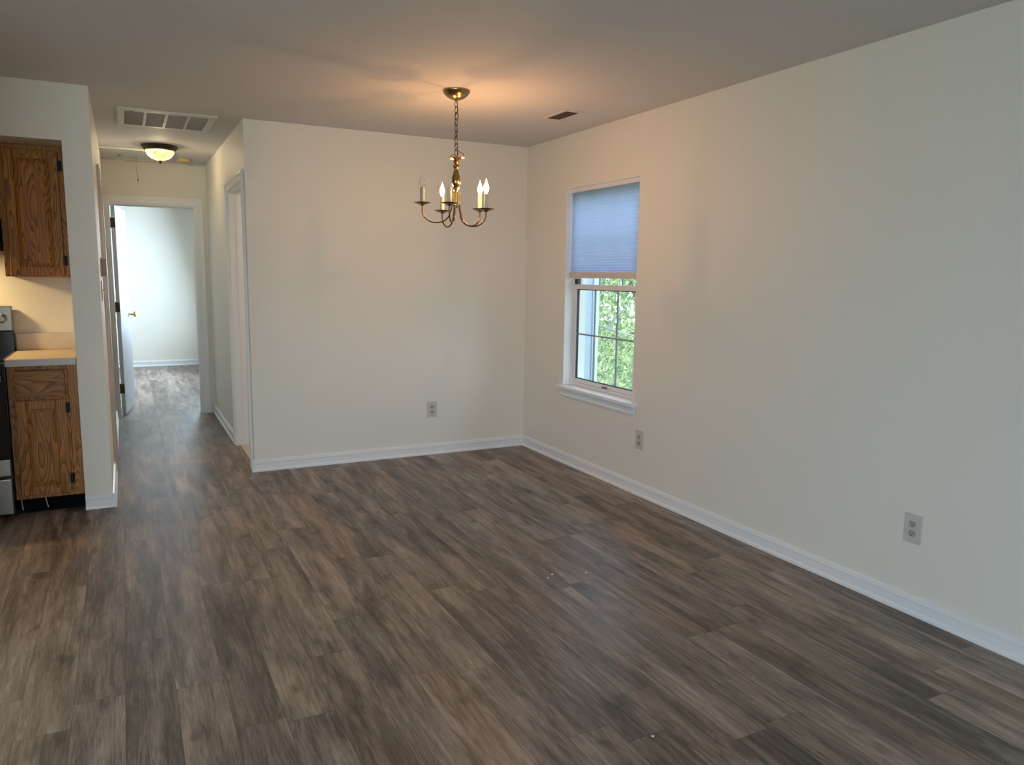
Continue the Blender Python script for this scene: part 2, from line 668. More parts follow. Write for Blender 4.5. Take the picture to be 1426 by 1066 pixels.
BY0, BY1, DZ = 5.655, 6.455, 2.045                   # bathroom doorway in the hall's right wall
bm = bmesh.new()
box(bm, XH, XR, YB, YB + T, 0, H)
struct('wall_back', bm, M_WALL, 'painted dining end wall behind the chandelier', 'wall')
bm = bmesh.new()
box(bm, XH, XH + T, YB + T, BY0, 0, H)
box(bm, XH, XH + T, BY1, YE, 0, H)
box(bm, XH, XH + T, BY0, BY1, DZ, H)
struct('wall_hall_right', bm, M_WALL, 'hall wall with the bathroom doorway', 'wall')

EX0, EX1 = -0.078, 0.668                             # bedroom doorway in the hall end wall
bm = bmesh.new()
box(bm, XL, EX0, YE, YE + T, 0, H)
box(bm, EX1, XR, YE, YE + T, 0, H)
box(bm, EX0, EX1, YE, YE + T, DZ, H)
struct('wall_hall_end', bm, M_WALL, 'end wall of the hall around the bedroom doorway', 'wall')

CY0, CY1 = 5.930, 6.590                              # closet door in the hall's left wall
bm = bmesh.new()
box(bm, XKP, XL, YK, CY0, 0, H)
box(bm, XKP, XL, CY1, YE + T, 0, H)
box(bm, XKP, XL, CY0, CY1, DZ, H)
struct('wall_hall_left', bm, M_WALL, 'partition between kitchen and hall', 'wall')
bm = bmesh.new()
box(bm, XLEFT, XKP, YKW, YKW + T, 0, H)
struct('wall_kitchen', bm, M_WALL, 'kitchen wall behind the counter', 'wall')
bm = bmesh.new()
box(bm, XLEFT, XKP, YK, YKW, 2.132, H)
struct('wall_soffit', bm, M_WALL, 'boxed soffit above the kitchen cabinets', 'wall')
bm = bmesh.new()
box(bm, XLEFT - T, XLEFT, YREAR - 0.2, -2.0, 0, H)
box(bm, XLEFT - T, XLEFT, 0.4, YKW + T, 0, H)
box(bm, XLEFT - T, XLEFT, -2.0, 0.4, 0, 0.12)  # opening for the added daylight window
box(bm, XLEFT - T, XLEFT, -2.0, 0.4, 2.12, H)
struct('wall_left', bm, M_WALL, 'left wall of the living area', 'wall')
RX0, RX1, RZ = -3.15, -0.55, 2.08                     # unseen rear glass doors, added for daylight
bm = bmesh.new()
box(bm, XLEFT, RX0, YREAR - T, YREAR, 0, H)
box(bm, RX1, XR, YREAR - T, YREAR, 0, H)
box(bm, RX0, RX1, YREAR - T, YREAR, RZ, H)
struct('wall_rear', bm, M_WALL, 'rear wall with the added glass doors', 'wall')

bm = bmesh.new()
box(bm, XLEFT, -0.76, 3.36, 3.36 + T, 0, H)  # added out of view to block daylight from the partition end and cabinets
struct('wall_light_blocker', bm, M_WALL, 'unseen wall added to keep daylight off the kitchen side', 'wall')

# bathroom and bedroom beyond
bm = bmesh.new()
box(bm, XH + T, XR, 7.4, 7.4 + T, 0, H)
struct('wall_bathroom', bm, M_WALL, 'bathroom side wall', 'wall')
bm = bmesh.new()
box(bm, XH + 0.02, XR, YB + T, 7.4, 0.0, 0.006)
struct('floor_bathroom', bm, M_TILE, 'beige bathroom floor', 'floor')
BXL, BXR = -2.4, 1.02
GY0, GY1, GZ0, GZ1 = 9.45, 11.85, 0.66, 2.05
bm = bmesh.new()
box(bm, BXL, BXR + T, YBB, YBB + T, 0, H)
struct('wall_bedroom_far', bm, M_WALL, 'far bedroom wall', 'wall')
bm = bmesh.new()
box(bm, BXR, BXR + T, YE + T, GY0, 0, H)
box(bm, BXR, BXR + T, GY1, YBB, 0, H)
box(bm, BXR, BXR + T, GY0, GY1, 0, GZ0)
box(bm, BXR, BXR + T, GY0, GY1, GZ1, H)
struct('wall_bedroom_right', bm, M_WALL, 'bedroom window wall', 'wall')
bm = bmesh.new()
box(bm, BXL - T, BXL, YE, YBB + T, 0, H)
struct('wall_bedroom_left', bm, M_WALL, 'left bedroom wall', 'wall')
bm = bmesh.new()
box(bm, BXL - T, XKP, YE, YE + T, 0, H)
struct('wall_bedroom_near', bm, M_WALL, 'near bedroom wall beside the doorway', 'wall')

# ------------------------------------------------------------------ baseboards
PROF = [(0, 0), (0.019, 0), (0.020, 0.006), (0.0175, 0.015), (0.0125, 0.020), (0.011, 0.022), (0.011, 0.058), (0.0145, 0.061),
        (0.0145, 0.069), (0.012, 0.072), (0.012, 0.079), (0.008, 0.084), (0.0, 0.087)]


def base(name, a, b, n, label):
    bm = bmesh.new()
    prism(bm, PROF, a, b, n)
    return struct(name, bm, M_TRIM, label, 'baseboard')


base('baseboard_right', (XR, YREAR), (XR, YB), (-1, 0), 'white baseboard along the window wall')
base('baseboard_back', (XH - 0.0195, YB), (XR, YB), (0, -1), 'white baseboard along the dining end wall')
base('baseboard_hall_corner', (XH, YB - 0.0195), (XH, 5.586), (-1, 0), 'short white baseboard return at the hall corner')
base('baseboard_hall_right', (XH, 6.525), (XH, YE - 0.012), (-1, 0), 'white baseboard on the right wall of the hall')
base('baseboard_pillar', (XKP, YK), (XL + 0.0195, YK), (0, -1), 'white baseboard across the end of the kitchen partition')
base('baseboard_hall_left', (XL, YK - 0.0195), (XL, 5.862), (1, 0), 'white baseboard on the hall side of the kitchen partition')
base('baseboard_closet', (XL, 6.658), (XL, YE - 0.012), (1, 0), 'white baseboard past the closet door in the hall')
base('baseboard_blocker_end', (-0.76, 3.36), (-0.76, 3.48), (1, 0), 'white baseboard on the end of the added near kitchen wall')
base('baseboard_blocker_near', (XLEFT, 3.36), (-0.7405, 3.36), (0, -1), 'white baseboard along the added near kitchen wall')
base('baseboard_bedroom', (BXL, YBB), (BXR, YBB), (0, -1), 'white baseboard along the far bedroom wall')


# ------------------------------------------------------------------ door casings
def casing(name, axis, plane, out, a0, a1, top, label, wdt=0.068, wall_t=T, clip=None, lin=0.014, stop0=0.011):
    """casing round an opening; axis 'x' = opening runs along x at y=plane; 'y' = runs along y at x=plane. out: -1/+1 facing side"""
    bm = bmesh.new()

    def bx(u0, u1, z0, z1, d0, d1):
        p0, p1 = sorted((plane + out * d0, plane + out * d1))
        if axis == 'x':
            box(bm, u0, u1, p0, p1, z0, z1)
        else:
            box(bm, p0, p1, u0, u1, z0, z1)
    lo = a0 - wdt if clip is None else max(a0 - wdt, clip[0])
    hi = a1 + wdt if clip is None else min(a1 + wdt, clip[1])
    # flat board, raised outer band, inner bead
    bx(lo, a0 + 0.004, 0, top + wdt, 0, 0.011)
    bx(a1 - 0.004, hi, 0, top + wdt, 0, 0.011)
    bx(a0 + 0.004, a1 - 0.004, top - 0.004, top + wdt, 0, 0.011)
    bx(lo, lo + 0.020, 0, top + wdt, 0.011, 0.018)
    bx(hi - 0.020, hi, 0, top + wdt, 0.011, 0.018)
    bx(lo + 0.020, hi - 0.020, top + wdt - 0.020, top + wdt, 0.011, 0.018)
    bx(a0 - 0.016, a0 - 0.004, 0, top + 0.016, 0.011, 0.014)
    bx(a1 + 0.004, a1 + 0.016, 0, top + 0.016, 0.011, 0.014)
    bx(a0 - 0.004, a1 + 0.004, top + 0.004, top + 0.016, 0.011, 0.014)
    # jamb lining and stop
    bx(a0, a0 + lin, 0, top, 0, -wall_t)
    bx(a1 - 0.014, a1, 0, top, 0, -wall_t)
    bx(a0 + lin, a1 - 0.014, top - 0.014, top, 0, -wall_t)
    s0, s1 = -0.050, -0.078
    if stop0:
        bx(a0 + lin, a0 + lin + stop0, 0, top - 0.014, s0, s1)
    bx(a1 - 0.025, a1 - 0.014, 0, top - 0.014, s0, s1)
    bx(a0 + lin + stop0, a1 - 0.025, top - 0.025, top - 0.014, s0, s1)
    return struct(name, bm, M_TRIM, label, 'door frame')


casing('trim_1', 'x', YE, -1, EX0, EX1, DZ, 'white casing around the bedroom doorway at the hall end', 0.068, T, (XL + 0.002, 0.752), 0.004, 0.0)
casing('trim_2', 'y', XH, -1, BY0, BY1, DZ, 'white casing around the bathroom doorway in the hall')
casing('trim_3', 'y', XL, 1, CY0, CY1, DZ, 'white casing around the closet door on the left of the hall')

# bedroom door, swung into the bedroom, hinged at the left jamb
HX, HY = EX0 + 0.012, YE + T + 0.006
ang = radians(82.8)
M_DOOR = mat('door_paint', (0.68, 0.71, 0.75), 0.5, spec=0.35)
door = obj('door_1', bmesh.new(), M_DOOR, None, (HX, HY, 0))
door['kind'] = 'structure'
tag(door, 'white slab bedroom door standing open beyond the hall', 'door')
bm = bbox(0, 0.712, -0.035, 0, 0.012, 2.028, 0.002, 1)
bm.to_mesh(door.data)
bm.free()
door.rotation_euler = (0, 0, ang)
door['_b'] = (0, 0, 0)
for sgn in (1, -1):
    bm = bmesh.new()
    lathe(bm, [(0.030, 0), (0.030, 0.006), (0.012, 0.010), (0.010, 0.030), (0.024, 0.038), (0.028, 0.050), (0.024, 0.062), (0.008, 0.067)], (0.650, 0, 0.965), 20, 'y')
    for v in bm.verts:
        v.co.y = v.co.y if sgn == 1 else -0.035 - v.co.y
    bmesh.ops.recalc_face_normals(bm, faces=bm.faces)
    obj('door_knob', bm, M_BRASSB, door, smooth=True)
M_HB = mat('hinge_brass', (0.10, 0.075, 0.03), 0.45, 0.6)
for z in (0.270, 1.065, 1.865):
    bm = bmesh.new()
    box(bm, -0.0022, -0.0002, -0.033, 0.001, z - 0.046, z + 0.046)
    lathe(bm, [(0.0055, -0.048), (0.0055, 0.048)], (-0.003, 0.004, z), 10)
    obj('hinge', bm, M_HB, door)

bm = bbox(XL - 0.085, XL - 0.052, CY0 + 0.016, CY1 - 0.016, 0.012, DZ - 0.018, 0.002, 1)
struct('door_2', bm, M_TRIM, 'closed white closet door on the left of the hall', 'door')

# ------------------------------------------------------------------ dining window
win = struct('window_1', bmesh.new(), M_VINYL, 'white double hung window with a gridded lower sash', 'window')
win['_b'] = (0, 0, 0)
FX0, FX1 = XR + 0.075, XR + 0.155


def frame(bm, x0, x1, y0, y1, z0, z1, w, wt=None, wb=None):
    wt = w if wt is None else wt
    wb = w if wb is None else wb
    box(bm, x0, x1, y0, y0 + w, z0, z1)
    box(bm, x0, x1, y1 - w, y1, z0, z1)
    box(bm, x0, x1, y0 + w, y1 - w, z1 - wt, z1)
    box(bm, x0, x1, y0 + w, y1 - w, z0, z0 + wb)


bm = bmesh.new()
frame(bm, FX0, FX1, WY0, WY1, WZ0, WZ1, 0.012, 0.03, 0.022)
bm.to_mesh(win.data)
bm.free()
bm = bmesh.new()
frame(bm, FX0 + 0.008, FX0 + 0.036, WY0 + 0.013, WY1 - 0.013, WZ0 + 0.023, 1.362, 0.024, 0.036, 0.030)
ls = obj('lower_sash', bm, M_VINYL, win)
bm = bmesh.new()
frame(bm, FX0 + 0.014, FX0 + 0.030, WY0 + 0.037, WY1 - 0.037, WZ0 + 0.053, 1.326, 0.006)
obj('glazing_seal', bm, M_DARKV, ls)
bm = bmesh.new()
for y in (4.339, 4.622):
    box(bm, FX0 + 0.016, FX0 + 0.026, y - 0.0055, y + 0.0055, WZ0 + 0.058, 1.321)
box(bm, FX0 + 0.0165, FX0 + 0.0255, WY0 + 0.042, WY1 - 0.042, 0.985, 0.997)
obj('muntin_grid', bm, M_GRID, ls)
bm = bmesh.new()
box(bm, FX0 + 0.020, FX0 + 0.022, WY0 + 0.040, WY1 - 0.040, WZ0 + 0.055, 1.324)
obj('pane', bm, M_GLASS, ls)
bm = bmesh.new()
frame(bm, FX0 + 0.042, FX0 + 0.070, WY0 + 0.013, WY1 - 0.013, 1.330, WZ1 - 0.031, 0.026)
us = obj('upper_sash', bm, M_VINYL, win)
bm = bmesh.new()
for y in (4.339, 4.622):
    box(bm, FX0 + 0.050, FX0 + 0.060, y - 0.0055, y + 0.0055, 1.355, WZ1 - 0.056)
box(bm, FX0 + 0.0505, FX0 + 0.0595, WY0 + 0.039, WY1 - 0.039, 1.69, 1.70)
obj('muntin_grid', bm, M_GRID, us)
bm = bmesh.new()
box(bm, FX0 + 0.054, FX0 + 0.056, WY0 + 0.038, WY1 - 0.038, 1.353, WZ1 - 0.055)
obj('pane', bm, M_GLASS, us)
bm = bmesh.new()
box(bm, FX0 - 0.001, FX0 + 0.016, 4.833, 4.873, 1.363, 1.402)
obj('tilt_latch', bm, M_DARKV, win)
bm = bbox(FX0 - 0.004, FX0 + 0.008, 4.42, 4.475, WZ0 + 0.030, WZ0 + 0.037, 0.001, 1)
obj('sash_lift', bm, M_DARKV, win)
bm = bbox(XR - 0.042, FX0 + 0.002, WY0 - 0.052, WY1 + 0.052, WZ0 - 0.020, WZ0 + 0.002, 0.004, 2)
# keep the stool's ears in front of the wall
st = obj('stool', bm, M_TRIM, win)
bm = bmesh.new()
prism(bm, [(0, WZ0 - 0.078), (0.014, WZ0 - 0.078), (0.016, WZ0 - 0.068), (0.012, WZ0 - 0.060), (0.012, WZ0 - 0.036), (0.016, WZ0 - 0.030), (0.016, WZ0 - 0.020), (0, WZ0 - 0.020)],
      (XR, WY0 - 0.030), (XR, WY1 + 0.030), (-1, 0))
obj('apron', bm, M_TRIM, win)

bm = bmesh.new()
box(bm, XR + 0.0005, FX0 + 0.001, WY0 - 0.001, WY0 + 0.004, WZ0 + 0.002, WZ1)
box(bm, XR + 0.0005, FX0 + 0.001, WY1 - 0.004, WY1 + 0.001, WZ0 + 0.002, WZ1)
box(bm, XR + 0.0005, FX0 + 0.001, WY0 + 0.004, WY1 - 0.004, WZ1 - 0.004, WZ1 + 0.001)
obj('jamb_lining', bm, M_TRIM, win)

# cellular shade
sh = thing('cellular_shade', 'pale blue pleated cellular shade pulled halfway down the window', 'window shade', (XR + 0.045, 4.45, WZ1))
bm = bbox(XR + 0.028, XR + 0.068, WY0 + 0.004, WY1 - 0.004, WZ1 - 0.034, WZ1 - 0.001, 0.003)
obj('head_rail', bm, M_VINYL, sh)
bm = bbox(XR + 0.030, XR + 0.064, WY0 + 0.005, WY1 - 0.008, 1.408, 1.452, 0.005)
obj('bottom_rail', bm, mat('shade_rail', (0.62, 0.56, 0.53), 0.45), sh)
bm = bmesh.new()
zs, z, k = [], 1.452, 0
while z < WZ1 - 0.034:
    zs.append(z)
    z += 0.0085 + 0.0030 * min(1.0, k / 30)
    k += 1
zs.append(WZ1 - 0.034)
for side in (0, 1):
    prev = None
    for i, z in enumerate(zs):
        f = max(0.25, 1.0 - i / 45.0)
        w = 0.0095 * f
        xx = XR + 0.047 + (-1 if side == 0 else 1) * (0.003 + (w if i % 2 else 0.0))
        cur = (bm.verts.new((xx, WY0 + 0.008, z)), bm.verts.new((xx, WY1 - 0.012, z)))
        if prev:
            bm.faces.new((prev[0], prev[1], cur[1], cur[0]))
        prev = cur
obj('pleated_fabric', bm, shade_mat(), sh)

# rear glass doors and left window added for daylight, bedroom window (behind the camera / beyond the jamb)
w2 = struct('window_2', bmesh.new(), M_VINYL, 'unseen sliding glass doors added in the rear wall for daylight', 'window')
w2['_b'] = (0, 0, 0)
bm = bmesh.new()
for x in (RX0, (RX0 + RX1) / 2 - 0.03, RX1 - 0.06):
    box(bm, x, x + 0.06, YREAR - 0.09, YREAR - 0.04, 0, RZ)
box(bm, RX0 + 0.06, (RX0 + RX1) / 2 - 0.03, YREAR - 0.09, YREAR - 0.04, RZ - 0.06, RZ)
box(bm, (RX0 + RX1) / 2 + 0.03, RX1 - 0.06, YREAR - 0.09, YREAR - 0.04, RZ - 0.06, RZ)
bm.to_mesh(w2.data)
bm.free()
w4 = struct('window_4', bmesh.new(), M_VINYL, 'unseen wide window added in the left wall for daylight', 'window')
w4['_b'] = (0, 0, 0)
bm = bmesh.new()
frame(bm, XLEFT - 0.11, XLEFT - 0.07, -2.0, 0.4, 0.12, 2.12, 0.05)
bm.to_mesh(w4.data)
bm.free()
w3 = struct('window_3', bmesh.new(), M_VINYL, 'bedroom window with a white sill', 'window')
w3['_b'] = (0, 0, 0)
bm = bmesh.new()
frame(bm, BXR + 0.05, BXR + 0.10, GY0, GY1, GZ0, GZ1, 0.04)
bm.to_mesh(w3.data)
bm.free()
bm = bbox(BXR - 0.050, BXR + 0.05, GY0 - 0.05, GY1 + 0.05, GZ0 - 0.022, GZ0, 0.004)
obj('sill', bm, M_TRIM, w3)

# ------------------------------------------------------------------ outside the dining window
bm = bmesh.new()
box(bm, -45, 45, -45, 60, -3.0, -2.9)
struct('ground', bm, M_GROUND, 'lawn far below the window', 'ground')
hs_ = thing('house', 'pale blue grey rendered house wall seen through the window', 'house', (5.4, 11.5, -2.9))
bm = bmesh.new()
box(bm, 4.3, 6.40, 9.80, 13.2, -2.9, 3.4)
obj('wall', bm, M_SIDING, hs_)
bm = bmesh.new()
box(bm, 6.41, 6.50, 9.76, 9.86, -2.9, 3.4)
obj('corner_board', bm, M_CORNER, hs_)


def tree(base_, cx, cy, cz, rx, ry, rz, n, size, lm, label, seed, branches):
    rng = random.Random(seed)
    t = thing('tree', label, 'tree', base_)
    bm = bmesh.new()
    tone = bm.loops.layers.float_color.new('tone')
    for i in range(n):
        while True:
            p = Vector((rng.uniform(-1, 1), rng.uniform(-1, 1), rng.uniform(-1, 1)))
            if p.length < 1 and p.length > 0.45:
                break
        clump = 1 + 0.18 * sin(7 * p.x + 3 * seed) * cos(6 * p.z + 2 * p.y)
        c = Vector((cx + p.x * rx * clump, cy + p.y * ry * clump, cz + p.z * rz * clump))
        a = Vector((rng.gauss(0, 1), rng.gauss(0, 1), rng.gauss(0, 0.6))).normalized()
        b = a.orthogonal().normalized()
        q = a.cross(b)
        th = rng.uniform(0, 2 * pi)
        b, q = b * cos(th) + q * sin(th), q * cos(th) - b * sin(th)
        s = size * rng.uniform(0.6, 1.3)
        pts = [c - b * s, c + q * s * 0.38 - b * 0.1 * s, c + b * s + a * s * 0.15, c - q * s * 0.38 - b * 0.1 * s]
        f = bm.faces.new([bm.verts.new(x) for x in pts])
        tv = rng.random()
        for lp in f.loops:
            lp[tone] = (tv, tv, tv, 1)
    fo = obj('foliage', bm, lm, t)
    bm = bmesh.new()
    tube(bm, [(base_[0], base_[1], base_[2]), (base_[0] + 0.05, base_[1], base_[2] + 1.5), (cx, cy, cz + rz * 0.5)], [0.13, 0.10, 0.03], 10)
    obj('trunk', bm, M_TRUNK, t)
    for br in branches:
        bm = bmesh.new()
        tube(bm, br, [0.024, 0.020, 0.014], 8)
        obj('branch', bm, M_BARK, t)
    return t


LM1 = leaf_mat('leaf_green', (0.22, 0.33, 0.17), (0.86, 0.88, 0.60))
LM2 = leaf_mat('leaf_yellow', (0.45, 0.48, 0.22), (0.95, 0.88, 0.50))
LM3 = leaf_mat('leaf_deep', (0.18, 0.28, 0.15), (0.55, 0.65, 0.36))
tree((9.3, 11.2, -2.9), 8.30, 11.65, 0.3, 1.45, 1.45, 2.7, 7500, 0.062, LM1, 'leafy green tree with a pale slanting branch outside the window', 3,
     [((7.15, 10.95, 0.63), (7.25, 10.35, 0.53), (7.7, 10.30, 0.42)), ((7.22, 10.55, 0.60), (7.24, 10.42, 0.72), (7.30, 10.20, 0.90))])
tree((9.6, 8.9, -2.9), 9.5, 8.8, 0.5, 1.15, 1.15, 2.3, 5200, 0.060, LM2, 'yellow tinged tree at the right edge of the window view', 8, [])
tree((13.6, 16.6, -2.9), 13.6, 16.6, 1.0, 3.4, 3.4, 4.2, 5200, 0.15, LM3, 'darker green tree behind the leafy tree outside the window', 5, [])

# ------------------------------------------------------------------ kitchen
CX0, CX1 = -0.605, XKP - 0.001


def cab_door(root, name, x0, x1, z0, z1, yf, m, fw_=0.055, th=0.019, mp=None):
    """frame and recessed panel door whose back sits at yf, facing -y"""
    bm = bmesh.new()
    y0, y1 = yf - th, yf
    box(bm, x0, x0 + fw_, y0, y1, z0, z1)
    box(bm, x1 - fw_, x1, y0, y1, z0, z1)
    box(bm, x0 + fw_, x1 - fw_, y0, y1, z1 - fw_, z1)
    box(bm, x0 + fw_, x1 - fw_, y0, y1, z0, z0 + fw_)
    bevel(bm, 0.0025, 1)
    d = obj(name, bm, m, root)
    bm = bmesh.new()
    a, b, c, e = x0 + fw_, x1 - fw_, z0 + fw_, z1 - fw_
    g = 0.022
    outer = [bm.verts.new(p) for p in ((a, y0 + 0.010, c), (b, y0 + 0.010, c), (b, y0 + 0.010, e), (a, y0 + 0.010, e))]
    inner = [bm.verts.new(p) for p in ((a + g, y0 + 0.004, c + g), (b - g, y0 + 0.004, c + g), (b - g, y0 + 0.004, e - g), (a + g, y0 + 0.004, e - g))]
    back = [bm.verts.new(p) for p in ((a, y1 - 0.002, c), (b, y1 - 0.002, c), (b, y1 - 0.002, e), (a, y1 - 0.002, e))]
    for k in range(4):
        bm.faces.new((outer[k], outer[(k + 1) % 4], inner[(k + 1) % 4], inner[k]))
        bm.faces.new((outer[k], outer[(k + 1) % 4], back[(k + 1) % 4], back[k]))
    bm.faces.new(inner)
    bm.faces.new(back)
    bmesh.ops.recalc_face_normals(bm, faces=bm.faces)
    obj('panel', bm, mp or m, d)
    return d


def cab_hinge(root, x, z, yf):
    bm = bmesh.new()
    box(bm, x - 0.004, x + 0.010, yf - 0.0225, yf - 0.0195, z - 0.028, z + 0.028)
    lathe(bm, [(0.005, -0.030), (0.006, -0.02), (0.006, 0.02), (0.005, 0.030)], (x + 0.006, yf - 0.022, z), 10)
    box(bm, x + 0.006, x + 0.020, yf - 0.0035, yf - 0.001, z - 0.028, z + 0.028)
    obj('hinge', bm, M_HINGE, root)


# wall cabinet
UY = 5.305
wc = thing('wall_cabinet', 'dark oak wall cabinet with one panelled door above the counter', 'cabinet', (-0.43, UY, 1.372))
bm = bmesh.new()
box(bm, CX0, CX1, UY + 0.02, YKW - 0.001, 1.372, 2.130)
obj('body', bm, M_OAK_U, wc)
bm = bmesh.new()
box(bm, CX0, CX0 + 0.038, UY, UY + 0.02, 1.372, 2.130)
box(bm, CX1 - 0.045, CX1, UY, UY + 0.02, 1.372, 2.130)
box(bm, CX0 + 0.038, CX1 - 0.045, UY, UY + 0.02, 2.090, 2.130)
box(bm, CX0 + 0.038, CX1 - 0.045, UY, UY + 0.02, 1.372, 1.405)
bevel(bm, 0.0012, 1)
obj('face_frame', bm, M_OAK_U, wc)
d = cab_door(wc, 'door', CX0 + 0.030, CX1 - 0.040, 1.384, 2.102, UY - 0.0005, M_OAK_U, 0.050)
for z in (1.47, 2.02):
    cab_hinge(d, CX1 - 0.041, z, UY)

# cabinet over the hood
oc = thing('hood_cabinet', 'short oak cabinet above the range hood at the left edge', 'cabinet', (-0.99, UY, 1.70))
bm = bmesh.new()
box(bm, -1.368, CX0 - 0.001, UY + 0.02, YKW - 0.001, 1.700, 2.130)
obj('body', bm, M_OAK_U, oc)
bm = bmesh.new()
box(bm, -1.368, -1.33, UY, UY + 0.02, 1.700, 2.130)
box(bm, CX0 - 0.039, CX0 - 0.001, UY, UY + 0.02, 1.700, 2.130)
box(bm, -1.33, CX0 - 0.039, UY, UY + 0.02, 2.09, 2.130)
box(bm, -1.33, CX0 - 0.039, UY, UY + 0.02, 1.700, 1.73)
obj('face_frame', bm, M_OAK_U, oc)
for a, b in ((-1.345, -0.992), (-0.984, -0.634)):
    d = cab_door(oc, 'door', a, b, 1.715, 2.102, UY - 0.0005, M_OAK_U, 0.05)
    cab_hinge(d, -0.633 if a > -1 else -1.352, 1.78, UY)

# range hood
rh = thing('range_hood', 'grey steel range hood under the short cabinet at the left edge', 'range hood', (-0.99, 5.36, 1.51))
bm = bmesh.new()
prof = [(5.13, 1.53), (5.13, 1.60), (5.22, 1.698), (YKW - 0.001, 1.698), (YKW - 0.001, 1.515), (5.15, 1.515)]
A = [bm.verts.new((-1.366, y, z)) for y, z in prof]
B = [bm.verts.new((CX0 - 0.012, y, z)) for y, z in prof]
for k in range(len(prof)):
    bm.faces.new((A[k], A[(k + 1) % 6], B[(k + 1) % 6], B[k]))
bm.faces.new(A)
bm.faces.new(B[::-1])
bmesh.ops.recalc_face_normals(bm, faces=bm.faces)
bevel(bm, 0.003, 1)
obj('shell', bm, M_STEEL, rh)
bm = bbox(-1.06, -0.90, 5.25, 5.33, 1.506, 1.5155, 0.002, 1)
obj('lamp_lens', bm, M_LENS, rh)
hl = area('hood_lamp', (-0.98, 5.30, 1.502), (-0.98, 5.305, 0.0), 0.14, 0.07, 8.5, (1.0, 0.70, 0.33))
hl.parent = rh
hl.matrix_parent_inverse = Matrix.Translation(-Vector(rh.location))

# base cabinet
bc = thing('base_cabinet', 'oak base cabinet with one drawer and one panelled door beside the range', 'cabinet', (-0.43, YK, 0))
bm = bmesh.new()
box(bm, CX0, CX1, YK + 0.02, YKW - 0.001, 0.100, 0.874)
obj('body', bm, M_OAK_B, bc)
bm = bmesh.new()
box(bm, CX0, CX0 + 0.040, YK, YK + 0.02, 0.100, 0.874)
box(bm, -0.345, -0.314, YK, YK + 0.02, 0.100, 0.874)
box(bm, CX0 + 0.040, -0.345, YK, YK + 0.02, 0.850, 0.874)
box(bm, CX0 + 0.040, -0.345, YK, YK + 0.02, 0.660, 0.700)
box(bm, CX0 + 0.040, -0.345, YK, YK + 0.02, 0.100, 0.140)
obj('face_frame', bm, M_OAK_B, bc)
bm = bbox(-0.3125, CX1, YK + 0.001, YK + 0.02, 0.100, 0.874, 0.0015, 1)
obj('filler_strip', bm, M_OAK_B, bc)
bm = bbox(-0.574, -0.326, YK - 0.0195, YK - 0.0005, 0.693, 0.846, 0.006, 2)
dr = obj('drawer', bm, M_OAK_H, bc)
bm = bmesh.new()
box(bm, -0.562, -0.338, YK - 0.0215, YK - 0.019, 0.706, 0.833)
obj('drawer_face', bm, M_OAK_H, dr)
d = cab_door(bc, 'door', -0.576, -0.326, 0.122, 0.676, YK - 0.0005, M_OAK_B, 0.052)
for z in (0.205, 0.625):
    cab_hinge(d, -0.327, z, YK)
bm = bmesh.new()
box(bm, CX0, CX1, YK + 0.075, YK + 0.09, 0.0, 0.100)
obj('toe_kick', bm, M_KICK, bc)

for x, y, dx in ((-0.588, YK + 0.055, 0.004), (-0.470, YK + 0.066, 0.012)):
    bm = bmesh.new()
    tube(bm, [(x, y, 0.1005), (x + dx * 0.3, y, 0.06), (x + dx, y, 0.022)], 0.0022, 6)
    obj('loose_caulk_strip', bm, M_TRIM, bc)

# countertop
ct = thing('countertop', 'cream laminate countertop with a matching backsplash strip', 'countertop', (-0.43, 5.3, 0.875))
bm = bbox(CX0 - 0.002, CX1 - 0.001, YK - 0.028, YKW - 0.001, 0.8755, 0.914, 0.003, 2)
obj('slab', bm, M_LAM, ct)
bm = bmesh.new()
box(bm, CX0 - 0.002, CX1 - 0.001, YK - 0.0300, YK - 0.0282, 0.8755, 0.911)
obj('front_edge', bm, M_LAMEDGE, ct)
bm = bbox(CX0 - 0.002, CX1 - 0.001, YKW - 0.020, YKW - 0.001, 0.9145, 1.020, 0.003, 2)
obj('backsplash', bm, M_LAM, ct)

# range
RXA, RXB = -1.368, -0.612
rg = thing('range', 'stainless and black electric range cut by the left edge', 'stove', (-0.99, 5.28, 0))
bm = bmesh.new()
box(bm, RXA, RXB, YK - 0.005, YKW - 0.02, 0.03, 0.900)
obj('body', bm, M_BLACK, rg)
bm = bbox(RXA, RXB, YK - 0.03, YKW - 0.085, 0.901, 0.918, 0.004, 2)
obj('cooktop', bm, M_OVGLASS, rg)
bm = bmesh.new()
box(bm, RXA - 0.0, RXB, YKW - 0.080, YKW - 0.022, 0.9005, 1.040)
bevel(bm, 0.004, 2)
obj('riser', bm, M_BLACK, rg)
bm = bbox(RXA, RXB, YKW - 0.092, YKW - 0.022, 1.041, 1.192, 0.006, 2)
cp = obj('control_panel', bm, M_STEEL, rg)
for x in (-0.665, -0.755, -1.225, -1.315):
    bm = bmesh.new()
    lathe(bm, [(0.030, 0.0), (0.030, -0.006), (0.022, -0.010), (0.020, -0.034), (0.016, -0.038)], (x, YKW - 0.092, 1.118), 24, 'y')
    box(bm, x - 0.004, x + 0.004, YKW - 0.137, YKW - 0.128, 1.100, 1.136)
    obj('knob', bm, M_STEEL, cp, smooth=True)
bm = bmesh.new()
box(bm, -1.10, -0.88, YKW - 0.0945, YKW - 0.0915, 1.085, 1.150)
obj('display', bm, M_OVGLASS, cp)
bm = bbox(RXA + 0.004, RXB - 0.004, YK - 0.045, YK - 0.0055, 0.350, 0.892, 0.004, 2)
od = obj('oven_door', bm, M_OVGLASS, rg)
bm = bbox(RXA + 0.004, RXB - 0.004, YK - 0.047, YK - 0.0055, 0.256, 0.349, 0.003, 2)
obj('lower_band', bm, M_STEEL, od)
bm = bmesh.new()
